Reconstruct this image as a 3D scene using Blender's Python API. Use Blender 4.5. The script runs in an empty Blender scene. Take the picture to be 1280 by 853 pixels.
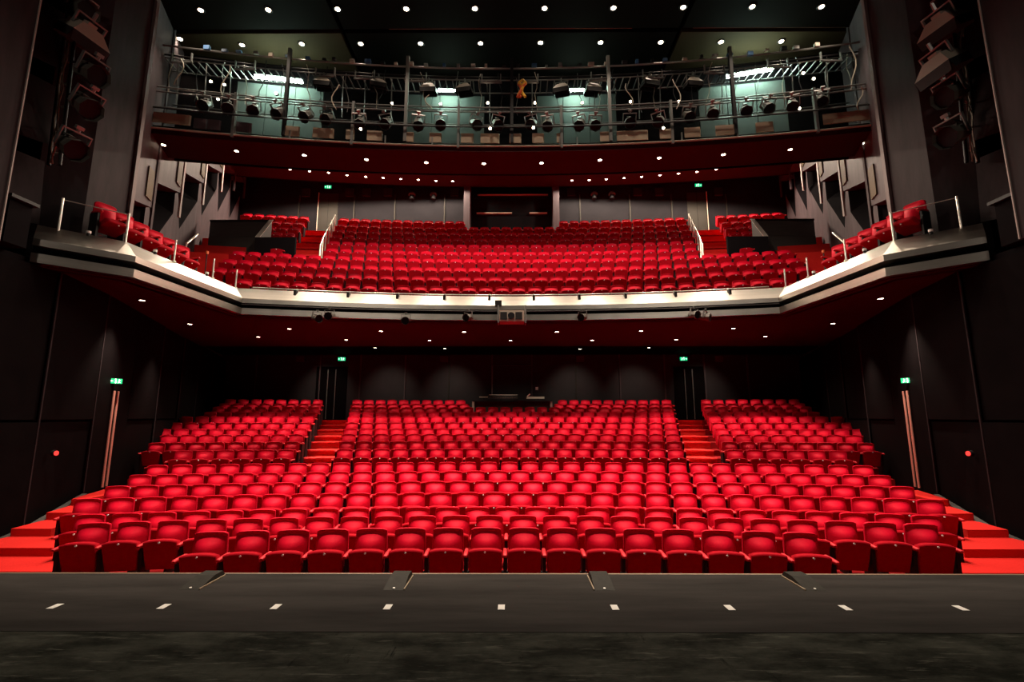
import bpy, math, random
from mathutils import Vector, Matrix
random.seed(7)
S = bpy.context.scene
COL = S.collection

# ------------------------------------------------------------------ camera, world, view, big lights
CX, CZ, F, PITCH = 0.13, 1.65, 600.0, math.radians(9.0)
cam = bpy.data.cameras.new('camera'); cam.sensor_width = 36.0; cam.lens = F / 1280 * 36
cam.clip_end = 200
cam_o = bpy.data.objects.new('camera', cam); COL.objects.link(cam_o)
cam_o.location = (CX, 0, CZ); cam_o.rotation_euler = (math.radians(90) + PITCH, 0, math.atan(3 / F))
S.camera = cam_o
W = bpy.data.worlds.new('world'); S.world = W; W.use_nodes = True
W.node_tree.nodes['Background'].inputs[0].default_value = (1.0, 0.85, 0.75, 1)
W.node_tree.nodes['Background'].inputs[1].default_value = 0.004
S.view_settings.view_transform = 'Standard'; S.view_settings.look = 'None'
S.view_settings.exposure = 0.0; S.view_settings.gamma = 1.0
try: S.view_settings.use_curve_mapping = False
except Exception: pass
WARM = (1.0, 0.80, 0.62)
def spot(loc, power, size=110, blend=0.6, col=WARM, target=None, rad=0.06):
    l = bpy.data.lights.new('house_or_fill_lamp', 'SPOT'); l.energy = power; l.color = col
    l.spot_size = math.radians(size); l.spot_blend = blend; l.shadow_soft_size = rad
    o = bpy.data.objects.new('house_or_fill_lamp', l); COL.objects.link(o); o.location = loc
    if target is not None:
        d = Vector(target) - Vector(loc); o.rotation_euler = d.to_track_quat('-Z', 'Y').to_euler()
    return o
P_CEIL, P_FRONT, P_SOFF, P_BALC, P_REAR = 440, 5000, 1050, 320, 560
# house lamps in the ceiling over the front stalls and the stage apron, above the frame
for y in (8.3, 11.2):
    for x in (-5.3, -3.3, -1.1, 1.1, 3.3, 5.3):
        spot((x, y, 13.8), P_FRONT, 42, 0.7, WARM, (x * 1.08, y + 0.5, 0))
# unseen fill spots added above the stage, lifting the balcony front and side walls
for x in (-5.0, 5.0):
    spot((x, -1.5, 9.5), 420, 100, 0.8, (1.0, 0.86, 0.72), (x * 0.9, 13, 5.5), 0.3)
    spot((x * 1.5, 6.6, 12.0), 900, 24, 0.8, WARM, (x * 1.54, 7.3, -0.6))  # extra unseen spots added to brighten the side stairs

# ------------------------------------------------------------------ pixel helper used while surveying: pixel + one real coordinate -> point
CP, SP = math.cos(PITCH), math.sin(PITCH)
def at(u, v, x=None, y=None, z=None):
    a, b = (u - 643) / F, (426.5 - v) / F
    fy, fz = CP - SP * b, SP + CP * b
    if y is not None: d = y / fy
    elif z is not None: d = (z - CZ) / fz
    else: d = (x - CX) / a
    return Vector((CX + a * d, fy * d, CZ + fz * d))

# ------------------------------------------------------------------ mesh builder
class MB:
    def __init__(s): s.v = []; s.f = []; s.sm = []
    def add(s, vs, fs, smooth=False):
        n = len(s.v); s.v += [tuple(p) for p in vs]; s.f += [tuple(i + n for i in f) for f in fs]; s.sm += [smooth] * len(fs)
        return s
    def box(s, x0, x1, y0, y1, z0, z1, M=None):
        vs = [Vector((x, y, z)) for z in (z0, z1) for y in (y0, y1) for x in (x0, x1)]
        if M is not None: vs = [M @ p for p in vs]
        return s.add(vs, [(0, 2, 3, 1), (4, 5, 7, 6), (0, 1, 5, 4), (2, 6, 7, 3), (0, 4, 6, 2), (1, 3, 7, 5)])
    def cbox(s, c, sx, sy, sz, rz=0, rx=0):
        M = Matrix.Translation(c) @ Matrix.Rotation(rz, 4, 'Z') @ Matrix.Rotation(rx, 4, 'X')
        return s.box(-sx / 2, sx / 2, -sy / 2, sy / 2, -sz / 2, sz / 2, M)
    def tube(s, p, q, r, n=6, r2=None, cap=True):
        p, q = Vector(p), Vector(q); d = q - p
        if d.length < 1e-6: return s
        a = d.normalized(); u = a.orthogonal().normalized(); w = a.cross(u); r2 = r if r2 is None else r2
        vs = []
        for c, rr in ((p, r), (q, r2)):
            for k in range(n):
                t = 2 * math.pi * k / n; vs.append(c + (u * math.cos(t) + w * math.sin(t)) * rr)
        fs = [(k, (k + 1) % n, n + (k + 1) % n, n + k) for k in range(n)]
        s.add(vs, fs, n > 6)
        if cap: s.add(vs, [tuple(range(n - 1, -1, -1)), tuple(range(n, 2 * n))])
        return s
    def path(s, pts, r, n=5):
        for a, b in zip(pts, pts[1:]): s.tube(a, b, r, n)
        return s
    def prism(s, poly, z0, z1):
        n = len(poly); zf = lambda z, i: z[i] if hasattr(z, '__len__') else z
        vs = [(p[0], p[1], zf(z0, i)) for i, p in enumerate(poly)] + [(p[0], p[1], zf(z1, i)) for i, p in enumerate(poly)]
        fs = [tuple(range(n - 1, -1, -1)), tuple(range(n, 2 * n))] + [(k, (k + 1) % n, n + (k + 1) % n, n + k) for k in range(n)]
        return s.add(vs, fs)
    def sweep(s, prof, pts, smooth=False, closed=True):
        pts = [Vector((p[0], p[1])) for p in pts]; n = len(pts); m = len(prof); vs = []
        for i, p in enumerate(pts):
            t0 = (p - pts[i - 1]).normalized() if i else None
            t1 = (pts[i + 1] - p).normalized() if i < n - 1 else None
            if t0 is None: nn = Vector((-t1.y, t1.x))
            elif t1 is None: nn = Vector((-t0.y, t0.x))
            else:
                na, nb = Vector((-t0.y, t0.x)), Vector((-t1.y, t1.x)); nn = (na + nb).normalized(); nn = nn / max(0.3, nn.dot(na))
            for o, z in prof: vs.append((p.x + nn.x * o, p.y + nn.y * o, z))
        fs = []
        for i in range(n - 1):
            for k in range(m if closed else m - 1):
                k2 = (k + 1) % m; fs.append((i * m + k, (i + 1) * m + k, (i + 1) * m + k2, i * m + k2))
        s.add(vs, fs, smooth)
        if closed: s.add(vs, [tuple(range(m)), tuple(range(n * m - 1, (n - 1) * m - 1, -1))])
        return s
    def lathe(s, prof, M, n=12, smooth=True):
        m = len(prof); vs = [M @ Vector((r * math.cos(2 * math.pi * k / n), r * math.sin(2 * math.pi * k / n), z)) for r, z in prof for k in range(n)]
        fs = [(i * n + k, i * n + (k + 1) % n, (i + 1) * n + (k + 1) % n, (i + 1) * n + k) for i in range(m - 1) for k in range(n)]
        return s.add(vs, fs, smooth)
    def mesh(s, name, mat):
        me = bpy.data.meshes.new(name); me.from_pydata(s.v, [], s.f)
        me.polygons.foreach_set('use_smooth', s.sm); me.materials.append(mat); me.update(); return me
    def build(s, name, mat, parent=None):
        return link(name, s.mesh(name, mat), parent)
def link(name, me, parent=None):
    o = bpy.data.objects.new(name, me); COL.objects.link(o)
    if parent is not None: o.parent = parent
    return o
LABELS = {}
def tag(o, label, cat, group=None):
    o['label'] = label; o['category'] = cat
    if group: o['group'] = group
    LABELS[label] = LABELS.get(label, 0) + 1
    return o
def empty(name, loc, rz=0, label=None, cat=None, group=None):
    o = bpy.data.objects.new(name, None); COL.objects.link(o); o.location = loc; o.rotation_euler = (0, 0, rz); o.empty_display_size = 0.1
    if label: tag(o, label, cat, group)
    return o
def struct(o): o['kind'] = 'structure'; return o
def stuff(o): o['kind'] = 'stuff'; return o
def ordinal(n):
    w = ['', 'first', 'second', 'third', 'fourth', 'fifth', 'sixth', 'seventh', 'eighth', 'ninth', 'tenth', 'eleventh', 'twelfth']
    if n < len(w): return w[n]
    return str(n) + ('th' if 10 <= n % 100 <= 20 else {1: 'st', 2: 'nd', 3: 'rd'}.get(n % 10, 'th'))

# ------------------------------------------------------------------ materials
def mat(name, col, rough=0.6, metal=0.0, spec=0.5, sheen=0.0, sheencol=None, noise=None, bump=None, emit=None, est=0, trans=0, stretch=(1, 1, 1), coat=0):
    m = bpy.data.materials.new(name); m.use_nodes = True; nt = m.node_tree; b = nt.nodes['Principled BSDF']
    b.inputs['Base Color'].default_value = (*col, 1); b.inputs['Roughness'].default_value = rough; b.inputs['Metallic'].default_value = metal
    b.inputs['Specular IOR Level'].default_value = spec
    if sheen:
        b.inputs['Sheen Weight'].default_value = sheen; b.inputs['Sheen Roughness'].default_value = 0.35
        b.inputs['Sheen Tint'].default_value = (*(sheencol or col), 1)
    if trans: b.inputs['Transmission Weight'].default_value = trans
    if coat: b.inputs['Coat Weight'].default_value = coat
    if emit: b.inputs['Emission Color'].default_value = (*emit, 1); b.inputs['Emission Strength'].default_value = est
    if noise or bump:
        tc = nt.nodes.new('ShaderNodeTexCoord'); mp = nt.nodes.new('ShaderNodeMapping'); mp.inputs['Scale'].default_value = stretch
        nt.links.new(tc.outputs['Object'], mp.inputs['Vector'])
    if noise:
        sc, col2, amt = noise
        n = nt.nodes.new('ShaderNodeTexNoise'); n.inputs['Scale'].default_value = sc; n.inputs['Detail'].default_value = 8; n.inputs['Roughness'].default_value = 0.65
        r = nt.nodes.new('ShaderNodeValToRGB'); r.color_ramp.elements[0].position = 0.5 - amt; r.color_ramp.elements[1].position = 0.5 + amt
        r.color_ramp.elements[0].color = (*col, 1); r.color_ramp.elements[1].color = (*col2, 1)
        nt.links.new(mp.outputs[0], n.inputs['Vector']); nt.links.new(n.outputs['Fac'], r.inputs['Fac']); nt.links.new(r.outputs['Color'], b.inputs['Base Color'])
    if bump:
        sc, st = bump
        n2 = nt.nodes.new('ShaderNodeTexNoise'); n2.inputs['Scale'].default_value = sc; n2.inputs['Detail'].default_value = 4
        bp = nt.nodes.new('ShaderNodeBump'); bp.inputs['Strength'].default_value = st; bp.inputs['Distance'].default_value = 0.01
        nt.links.new(mp.outputs[0], n2.inputs['Vector']); nt.links.new(n2.outputs['Fac'], bp.inputs['Height']); nt.links.new(bp.outputs['Normal'], b.inputs['Normal'])
    return m
M = {}
M['velvet'] = mat('red_velvet', (0.50, 0.0015, 0.019), 0.6, spec=0.08, sheen=0.10, sheencol=(1, 0.04, 0.09), noise=(30, (0.60, 0.003, 0.024), 0.25))
M['cushion'] = mat('red_cushion_cloth', (0.27, 0.001, 0.007), 0.8, spec=0.06, sheen=0.10, sheencol=(1, 0.05, 0.09), noise=(22, (0.34, 0.002, 0.010), 0.25))
M['arm'] = mat('red_arm_padding', (0.50, 0.008, 0.018), 0.6, spec=0.3)
M['black'] = mat('black_metal', (0.012, 0.011, 0.012), 0.5, spec=0.2)
M['blackmatt'] = mat('black_matt_paint', (0.006, 0.005, 0.006), 0.8, spec=0.03)
M['plate'] = mat('white_number_plate', (0.85, 0.82, 0.78), 0.4)
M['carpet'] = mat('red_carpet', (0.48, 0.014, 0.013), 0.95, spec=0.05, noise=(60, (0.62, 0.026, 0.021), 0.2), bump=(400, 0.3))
M['lit_nosing'] = mat('lit_red_nosing', (0.70, 0.030, 0.030), 0.8, spec=0.1)  # lighter red paints in the light caught by the step edges
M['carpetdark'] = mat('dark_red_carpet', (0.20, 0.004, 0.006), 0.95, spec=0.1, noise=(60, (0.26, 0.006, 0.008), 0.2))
M['stage'] = mat('stage_boards', (0.021, 0.0192, 0.0180), 0.7, spec=0.015, noise=(1.6, (0.042, 0.0385, 0.036), 0.2), bump=(60, 0.12), stretch=(0.35, 2.5, 1))
M['steel'] = mat('brushed_pale_metal', (0.38, 0.355, 0.315), 0.32, metal=1.0, spec=0.5, noise=(2.0, (0.52, 0.485, 0.435), 0.3), stretch=(0.4, 0.4, 8))
M['chrome'] = mat('bright_steel', (0.75, 0.70, 0.62), 0.28, metal=0.7)
M['pipe'] = mat('grey_pipe', (0.20, 0.20, 0.19), 0.38, metal=0.5)
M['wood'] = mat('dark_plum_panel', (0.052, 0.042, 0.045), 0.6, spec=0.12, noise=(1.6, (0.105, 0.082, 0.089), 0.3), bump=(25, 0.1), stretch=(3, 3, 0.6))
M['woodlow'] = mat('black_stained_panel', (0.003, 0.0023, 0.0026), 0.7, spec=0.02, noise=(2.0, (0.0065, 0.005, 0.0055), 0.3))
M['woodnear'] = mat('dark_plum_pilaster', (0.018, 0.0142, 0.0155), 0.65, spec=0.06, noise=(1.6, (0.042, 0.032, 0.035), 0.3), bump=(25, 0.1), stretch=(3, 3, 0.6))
M['finedge'] = mat('pale_panel_edge', (0.30, 0.235, 0.21), 0.55)
M['hatch'] = mat('ochre_hatch', (0.10, 0.072, 0.04), 0.6, spec=0.1)
M['plumedge'] = mat('plum_panel_edge', (0.11, 0.07, 0.068), 0.6)
M['tan'] = mat('tan_board', (0.26, 0.19, 0.12), 0.6, noise=(3, (0.33, 0.25, 0.16), 0.3))
M['soffit'] = mat('dark_red_soffit', (0.030, 0.0012, 0.0022), 0.6, spec=0.08)
M['ceil'] = mat('black_ceiling', (0.003, 0.003, 0.003), 0.8, spec=0.02)
M['raft'] = mat('ceiling_raft', (0.004, 0.0035, 0.003), 0.8, spec=0.02)
M['raft_glow'] = mat('glow_tinted_raft', (0.032, 0.022, 0.012), 0.7, spec=0.03)  # brown tint stands in for lamp glow on the end rafts
M['back'] = mat('charcoal_wall', (0.028, 0.025, 0.028), 0.6, spec=0.1, noise=(1.2, (0.040, 0.037, 0.040), 0.3))
M['backgrille'] = mat('grey_grille', (0.022, 0.020, 0.020), 0.7, spec=0.05)
M['backdark'] = mat('charcoal_balcony_wall', (0.010, 0.0095, 0.011), 0.7, spec=0.03, noise=(1.2, (0.017, 0.016, 0.018), 0.3))
M['door'] = mat('dark_bronze_door', (0.026, 0.024, 0.019), 0.5, spec=0.1)
M['litwall'] = mat('tube_lit_bridge_wall', (0.085, 0.10, 0.093), 0.7, spec=0.1)  # lighter grey-green paints the tube light onto the boards
M['lamp'] = mat('lit_downlight', (1, 1, 1), emit=(1.0, 0.78, 0.55), est=22); M['lamp'].cycles.emission_sampling = 'NONE'
M['tube'] = mat('fluorescent_tube', (1, 1, 1), emit=(0.68, 1.0, 0.82), est=110)
M['exit'] = mat('green_exit_face', (0, 0.3, 0.1), emit=(0.0, 0.75, 0.25), est=0.9); M['exit'].cycles.emission_sampling = 'NONE'
M['exitw'] = mat('white_exit_pictogram', (1, 1, 1), emit=(0.8, 1.0, 0.9), est=1.6); M['exitw'].cycles.emission_sampling = 'NONE'
M['redlamp'] = mat('red_indicator', (0.8, 0.02, 0.02), emit=(1, 0.05, 0.04), est=1.4); M['redlamp'].cycles.emission_sampling = 'NONE'
M['lens'] = mat('dark_lens', (0.006, 0.006, 0.008), 0.45, spec=0.15)
M['lantern'] = mat('lantern_housing', (0.035, 0.033, 0.031), 0.45, metal=0.2)
M['lanterntan'] = mat('grey_lantern_housing', (0.30, 0.25, 0.20), 0.5)
M['lanternmid'] = mat('mid_lantern_housing', (0.075, 0.066, 0.055), 0.5)  # mid tone between the dark and tan housings
M['redpipe'] = mat('red_pipe', (0.45, 0.05, 0.03), 0.45)
M['yellow'] = mat('yellow_strap', (0.75, 0.42, 0.03), 0.6)
M['orange'] = mat('orange_strap', (0.60, 0.10, 0.02), 0.6)
M['cable'] = mat('pale_cable', (0.40, 0.34, 0.26), 0.6)
M['tape'] = mat('white_tape', (0.85, 0.84, 0.80), 0.6)
M['parapet'] = mat('dark_plank_barrier', (0.030, 0.030, 0.027), 0.5, noise=(3, (0.050, 0.052, 0.046), 0.3), stretch=(0.3, 1, 3))
M['glass'] = mat('clear_glass', (0.95, 0.97, 0.96), 0.02, trans=1.0)
M['desk'] = mat('black_desk', (0.060, 0.052, 0.045), 0.5, spec=0.1)
M['console'] = mat('grey_console', (0.45, 0.40, 0.33), 0.45)
M['booth'] = mat('booth_glass', (0.008, 0.008, 0.009), 0.12, spec=0.6)
M['copper'] = mat('stage_edge_strip', (0.30, 0.20, 0.14), 0.4, metal=0.5)

# scuffed boards: the same stage paint with scratches and worn streaks
def stage_worn():
    m = mat('worn_stage_boards', (0.020, 0.021, 0.017), 0.75, spec=0.01, bump=(40, 0.2), stretch=(0.6, 1.6, 1)); nt = m.node_tree; b = nt.nodes['Principled BSDF']
    tc = nt.nodes.new('ShaderNodeTexCoord')
    def noise(scale, stretch, lo, hi, rot=0.0):
        mp = nt.nodes.new('ShaderNodeMapping'); mp.inputs['Scale'].default_value = stretch; mp.inputs['Rotation'].default_value = (0, 0, rot)
        n = nt.nodes.new('ShaderNodeTexNoise'); n.inputs['Scale'].default_value = scale; n.inputs['Detail'].default_value = 10; n.inputs['Roughness'].default_value = 0.7
        r = nt.nodes.new('ShaderNodeMapRange'); r.inputs['From Min'].default_value = lo; r.inputs['From Max'].default_value = hi
        nt.links.new(tc.outputs['Object'], mp.inputs[0]); nt.links.new(mp.outputs[0], n.inputs['Vector']); nt.links.new(n.outputs['Fac'], r.inputs['Value'])
        return r.outputs[0]
    a = noise(2.2, (0.7, 1.5, 1), 0.40, 0.66); c = noise(5.0, (0.5, 4.0, 1), 0.56, 0.72, 0.25); d = noise(3.0, (3.0, 0.6, 1), 0.62, 0.72, 0.3)
    def mix(fac, c1, c2):
        x = nt.nodes.new('ShaderNodeMix'); x.data_type = 'RGBA'; nt.links.new(fac, x.inputs[0])
        for sock, val in ((x.inputs[6], c1), (x.inputs[7], c2)):
            if isinstance(val, tuple): sock.default_value = (*val, 1)
            else: nt.links.new(val, sock)
        return x.outputs[2]
    k = mix(a, (0.013, 0.0138, 0.011), (0.058, 0.060, 0.050)); k = mix(c, k, (0.125, 0.127, 0.108)); k = mix(d, k, (0.002, 0.002, 0.002))
    nt.links.new(k, b.inputs['Base Color'])
    return m
M['stageworn'] = stage_worn()

# ------------------------------------------------------------------ setting: stage, stalls floor, balcony, walls, ceilings
SX = 10.5
sf = struct(MB().box(-SX, SX, -3.0, 5.42, -0.30, -0.004).build('floor_stage', M['stage']))
MB().box(-SX, SX, 4.034, 5.42, -0.003, 0.0).build('front_boards', M['stage'], sf)
MB().box(-SX, SX, -3.0, 4.026, -0.003, -0.0005).build('worn_boards', M['stageworn'], sf)
MB().box(-SX, SX, 5.42, 5.45, -0.30, 0.002).build('edge_strip', M['copper'], sf)
MB().box(-SX, SX, 5.25, 5.42, -0.95, -0.30).build('stage_front', M['blackmatt'], sf)

NS = 24                                                  # stalls rows: y on the axis, height of the seat top, arc radius
ST_Y = [7.05, 7.95, 8.90, 9.85, 10.82, 11.76, 12.64, 14.39, 15.36, 16.25, 17.19, 18.12, 19.08, 20.0, 20.95, 21.85, 22.72]
ST_Z = [.10, .09, .05, .163, .254, .366, .49, .717, .886, 1.08, 1.24, 1.43, 1.65, 1.83, 2.05, 2.21, 2.41]
ST_R = [32 + max(-1, y - 8) * 2.2 for y in ST_Y]
BA_Y = [15.14, 16.08, 16.98, 17.88, 18.78, 19.62, 20.52, 21.48, 22.42, 23.40]
BA_Z = [5.81, 6.42, 7.03, 7.66, 8.27, 8.89, 9.52, 10.18, 10.84, 11.55]
BA_R = [36 + 5 * i for i in range(10)]
TOP = 0.92
def arc_y(y0, R, x): return y0 - (R - math.sqrt(max(0.01, R * R - x * x)))
def wall_low(y):                                         # |x| of the lower side wall
    if y <= 9.2: return 8.9
    if y <= 11.0: return 8.9 + (y - 9.2) * 0.30
    return 9.44 + (y - 11.0) * 0.389
def wall_fin(y): return 10.42 + 0.346 * (y - 11.5)

def steps(name, ys, zs, rs, zbase, y_end, mat_, front=0.66):
    b = MB(); n = 26
    for i, y in enumerate(ys):
        y1, R1 = (ys[i + 1] - front, rs[i + 1]) if i + 1 < len(ys) else (y_end, 1e4)
        xm = wall_low(y - 1) + 0.15; z = zs[i] - TOP; vs = []; zb_ = zbase if zbase < 0 or i < 4 else 4.96
        for k in range(n + 1):
            x = -xm + 2 * xm * k / n; ya, yb = arc_y(y - front, rs[i], x), arc_y(y1, R1, x)
            vs += [(x, ya, zb_), (x, ya, z), (x, yb, z), (x, yb, zb_)]
        b.add(vs, [(4 * k + j, 4 * k + 4 + j, 4 * k + 5 + j, 4 * k + 1 + j) for k in range(n) for j in range(3)])
    return struct(b.build(name, mat_))
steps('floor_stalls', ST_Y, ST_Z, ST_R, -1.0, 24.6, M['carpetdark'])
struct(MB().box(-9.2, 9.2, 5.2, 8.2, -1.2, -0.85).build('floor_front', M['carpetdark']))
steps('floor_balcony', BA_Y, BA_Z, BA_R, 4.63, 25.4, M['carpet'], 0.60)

# balcony front path in plan, left to right
arcpts = [(x, arc_y(14.2, 31, x)) for x in [-7.6 + 15.2 * k / 20 for k in range(21)]]
FRONT = [(-8.95, 8.60), (-7.82, 9.64)] + arcpts + [(7.82, 9.64), (8.95, 8.60)]
soff = [(p[0], p[1]) for p in MB().sweep([(0.16, 0.0)], FRONT, closed=False).v]
soff = soff + [(9.0, 9.2), (9.6, 11.2), (12.8, 19.35), (-12.8, 19.35), (-9.6, 11.2), (-9.0, 9.2)]
struct(MB().prism(soff, 4.50, 4.62).build('ceiling_stalls', M['soffit']))
struct(MB().box(-14.9, 14.9, 19.3, 25.4, 4.81, 4.9).build('ceiling_rear_stalls', M['ceil']))
struct(MB().box(-13.0, 13.0, 19.28, 19.35, 4.60, 4.82).build('trim_1', M['soffit']))
# floor under the side arms of the balcony
for s, nm in ((-1, 'floor_balcony_left'), (1, 'floor_balcony_right')):
    struct(MB().prism([(s * 8.25, 9.9), (s * 8.05, 13.3), (s * 8.3, 14.4), (s * 11.0, 14.2), (s * 9.4, 10.2), (s * 9.0, 9.2)], 4.62, 5.22).build(nm, M['carpet']))
# the parapet: pale sloping capping, fascia, dark recess, lower pale strip
segs = [FRONT[0:2], FRONT[1:3]] + [FRONT[2 + 4 * k:7 + 4 * k] for k in range(5)] + [FRONT[22:24], FRONT[23:25]]
par = struct(MB().sweep([(0.30, 4.5), (0.30, 5.20), (0.40, 5.20), (0.40, 4.5)], FRONT).build('wall_parapet', M['blackmatt']))
def mitred(prof, i0, i1):
    b = MB(); b.sweep(prof, FRONT); m = len(prof); keep = MB(); vs = b.v
    keep.v = vs[i0 * m:(i1 + 1) * m]
    keep.f = [tuple(j + m * a for j, a in ((k, 0), (k, 1), ((k + 1) % m, 1), ((k + 1) % m, 0))) for a0 in range(1) for k in range(m)]
    keep.f = [((a) * m + k, (a + 1) * m + k, (a + 1) * m + (k + 1) % m, a * m + (k + 1) % m) for a in range(i1 - i0) for k in range(m)]
    keep.f += [tuple(range(m)), tuple(range((i1 - i0 + 1) * m - 1, (i1 - i0) * m - 1, -1))]
    keep.sm = [False] * len(keep.f)
    return keep
for i0, i1 in ((0, 1), (1, 2), (2, 6), (6, 10), (10, 14), (14, 18), (18, 22), (22, 23), (23, 24)):
    mitred([(0.0, 4.86), (0.0, 4.99), (0.42, 5.38), (0.46, 5.38), (0.46, 5.30), (0.30, 4.86)], i0, i1).build('capping_panel', M['steel'], par)
    mitred([(0.0, 4.53), (0.0, 4.71), (0.28, 4.71), (0.28, 4.53)], i0, i1).build('lower_strip', M['steel'], par)
rl = MB(); pts = [Vector((p[0], p[1] + 0.46, 5.43)) for p in arcpts]
rl.path(pts, 0.018, 6); rl.build('front_rail', M['chrome'], par)
rl = MB(); pts = [Vector((p[0], p[1] - 0.03, 4.80)) for p in arcpts]
rl.path(pts, 0.014, 6); rl.build('lantern_rail', M['black'], par)

# side walls, lower half: panels with recessed joints over a black backing
for s, side in ((-1, 'left'), (1, 'right')):
    ys = [5.2, 7.3, 9.2, 11.0, 12.9, 15.0, 17.2, 19.4, 21.8, 24.7]
    b = MB()
    for a, c in zip(ys, ys[1:]):
        b.add([(s * (wall_low(a) + .12), a, -1), (s * (wall_low(c) + .12), c, -1), (s * (wall_low(c) + .12), c, 4.62), (s * (wall_low(a) + .12), a, 4.62)], [(0, 1, 2, 3)])
    # upper backing plane
    for a, c in ((5.0, 11.0), (11.0, 25.6)):
        xa, xc = (10.9, 11.6) if a < 10 else (11.6, wall_fin(25.6) + 1.4)
        b.add([(s * xa, a, 4.4), (s * xc, c, 4.4), (s * xc, c, 15.2), (s * xa, a, 15.2)], [(0, 1, 2, 3)])
    wl = struct(b.build('wall_' + side, M['blackmatt']))
    for i, (a, c) in enumerate(zip(ys, ys[1:])):
        if i == 3: continue                              # the door stands here
        for z0, z1 in ((-0.9, 1.55), (1.60, 4.5)):
            off = 0.0 if (i + (z0 > 0)) % 2 else 0.05
            xa, xc = wall_low(a + .02) + off, wall_low(c - .02) + off
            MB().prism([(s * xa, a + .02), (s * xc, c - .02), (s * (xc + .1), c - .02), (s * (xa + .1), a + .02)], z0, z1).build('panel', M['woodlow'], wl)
        # pale arris on the joint
        MB().box(s * wall_low(c) - .012, s * wall_low(c) + .012, c - .012, c + .012, -0.9, 4.5).build('joint_strip', M['woodnear'], wl)
    a, c = ys[3], ys[4]
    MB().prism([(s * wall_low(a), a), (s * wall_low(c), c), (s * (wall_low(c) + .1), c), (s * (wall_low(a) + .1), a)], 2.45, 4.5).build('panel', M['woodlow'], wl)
    # near pilaster, angled panels in the recess, broad lamp-side pilaster
    MB().prism([(s * 8.62, 5.2), (s * 8.62, 7.72), (s * 8.9, 7.80), (s * 10.9, 7.80), (s * 10.9, 5.2)], 4.6, 15).build('pilaster', M['woodnear'], wl)
    MB().box(s * 8.60 - .01, s * 8.60 + .01, 7.71, 7.73, 4.6, 15).build('pale_edge', M['finedge'], wl)
    MB().prism([(s * 9.16, 9.70), (s * 9.22, 10.92), (s * 10.9, 11.1), (s * 10.9, 9.9)], 4.6, 15).build('pilaster', M['woodnear'], wl)
    MB().prism([(s * 9.16, 9.66), (s * 9.10, 9.70), (s * 9.6, 9.10), (s * 9.7, 9.14)], 4.6, 15).build('splay_panel', M['woodnear'], wl)
    MB().box(s * 9.20 - .05, s * 9.20 + .05, 10.90, 11.0, 4.6, 15).build('pale_edge', M['plumedge'], wl)
    for k, z in enumerate((5.3, 7.0, 8.7, 10.4)):        # tilted panels stacked in the recess
        MB().add([(s * 9.75, 7.85, z), (s * 9.35, 9.05, z + .15), (s * 9.55, 9.15, z + 1.55), (s * 10.1, 7.85, z + 1.6), (s * 10.4, 8.6, z + .8)],
                 [(0, 1, 2, 3), (0, 4, 1), (1, 4, 2), (2, 4, 3), (3, 4, 0)]).build('tilted_panel', M['woodnear'], wl)
    # folded panels beside the balcony
    fy = [11.75, 13.96, 16.1, 18.4, 20.7, 22.8, 24.9]
    zb = [(7.46, 8.03), (8.9, 9.56), (10.4, 11.1), (12.0, 12.8), (13.4, 13.9), (14.2, 14.5)]
    for k in range(6):
        a, c = fy[k], fy[k + 1]; xa, xc = wall_fin(a), wall_fin(c); za, zc = zb[k]; zl = 4.5
        hang = 1.9 + 0.1 * k; m = a + 0.46 * (c - a)
        A = (s * xa, a, za); C = (s * xc, c, zc); C2 = (s * xc, c, zc - .75); Bk = (s * xa, a, zl); Bn = (s * xc, c, zl)
        V = (s * (wall_fin(m) + .14), m, (za + zc) / 2 - hang); T = (s * (wall_fin(m) + 1.15), m + .1, (za + zc) / 2 + .1)
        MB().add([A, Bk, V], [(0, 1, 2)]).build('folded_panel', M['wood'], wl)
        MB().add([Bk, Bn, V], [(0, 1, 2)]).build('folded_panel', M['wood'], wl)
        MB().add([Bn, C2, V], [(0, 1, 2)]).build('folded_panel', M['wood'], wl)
        MB().add([A, V, T, C2, C], [(0, 1, 2), (1, 3, 2), (3, 4, 2)]).build('recess_shade', M['blackmatt'], wl)  # black colour deepens the shade inside the recess
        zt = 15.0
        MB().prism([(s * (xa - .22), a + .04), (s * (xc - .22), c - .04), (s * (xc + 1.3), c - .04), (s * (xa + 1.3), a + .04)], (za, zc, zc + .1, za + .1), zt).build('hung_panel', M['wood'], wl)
        if k < 4:                                        # tan access hatch near the far edge
            y0, y1 = c - .62, c - .22; zz = zc + .12
            MB().prism([(s * (wall_fin(y0) - .26), y0), (s * (wall_fin(y1) - .26), y1), (s * (wall_fin(y1) - .22), y1), (s * (wall_fin(y0) - .22), y0)], zz, zz + .95).build('hatch', M['hatch'], wl)
        MB().prism([(s * (xc - .26), c - .05), (s * (xc - .26), c + .03), (s * (xc - .19), c + .03), (s * (xc - .19), c - .05)], max(zl, zc - .9), zt).build('fin', M['finedge'] if 0 < k < 4 else M['wood'], wl)
    # plinth along the side stair
    MB().prism([(s * 8.9, 6.0), (s * 8.9, 9.2), (s * 9.42, 10.95), (s * 9.30, 10.95), (s * 8.74, 9.2), (s * 8.74, 6.0)],
               -1.0, (-.98, -.36, -.02, -.02, -.36, -.98)).build('plinth', mat('grey_plinth', (0.045, 0.043, 0.040), 0.6), wl)

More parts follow.
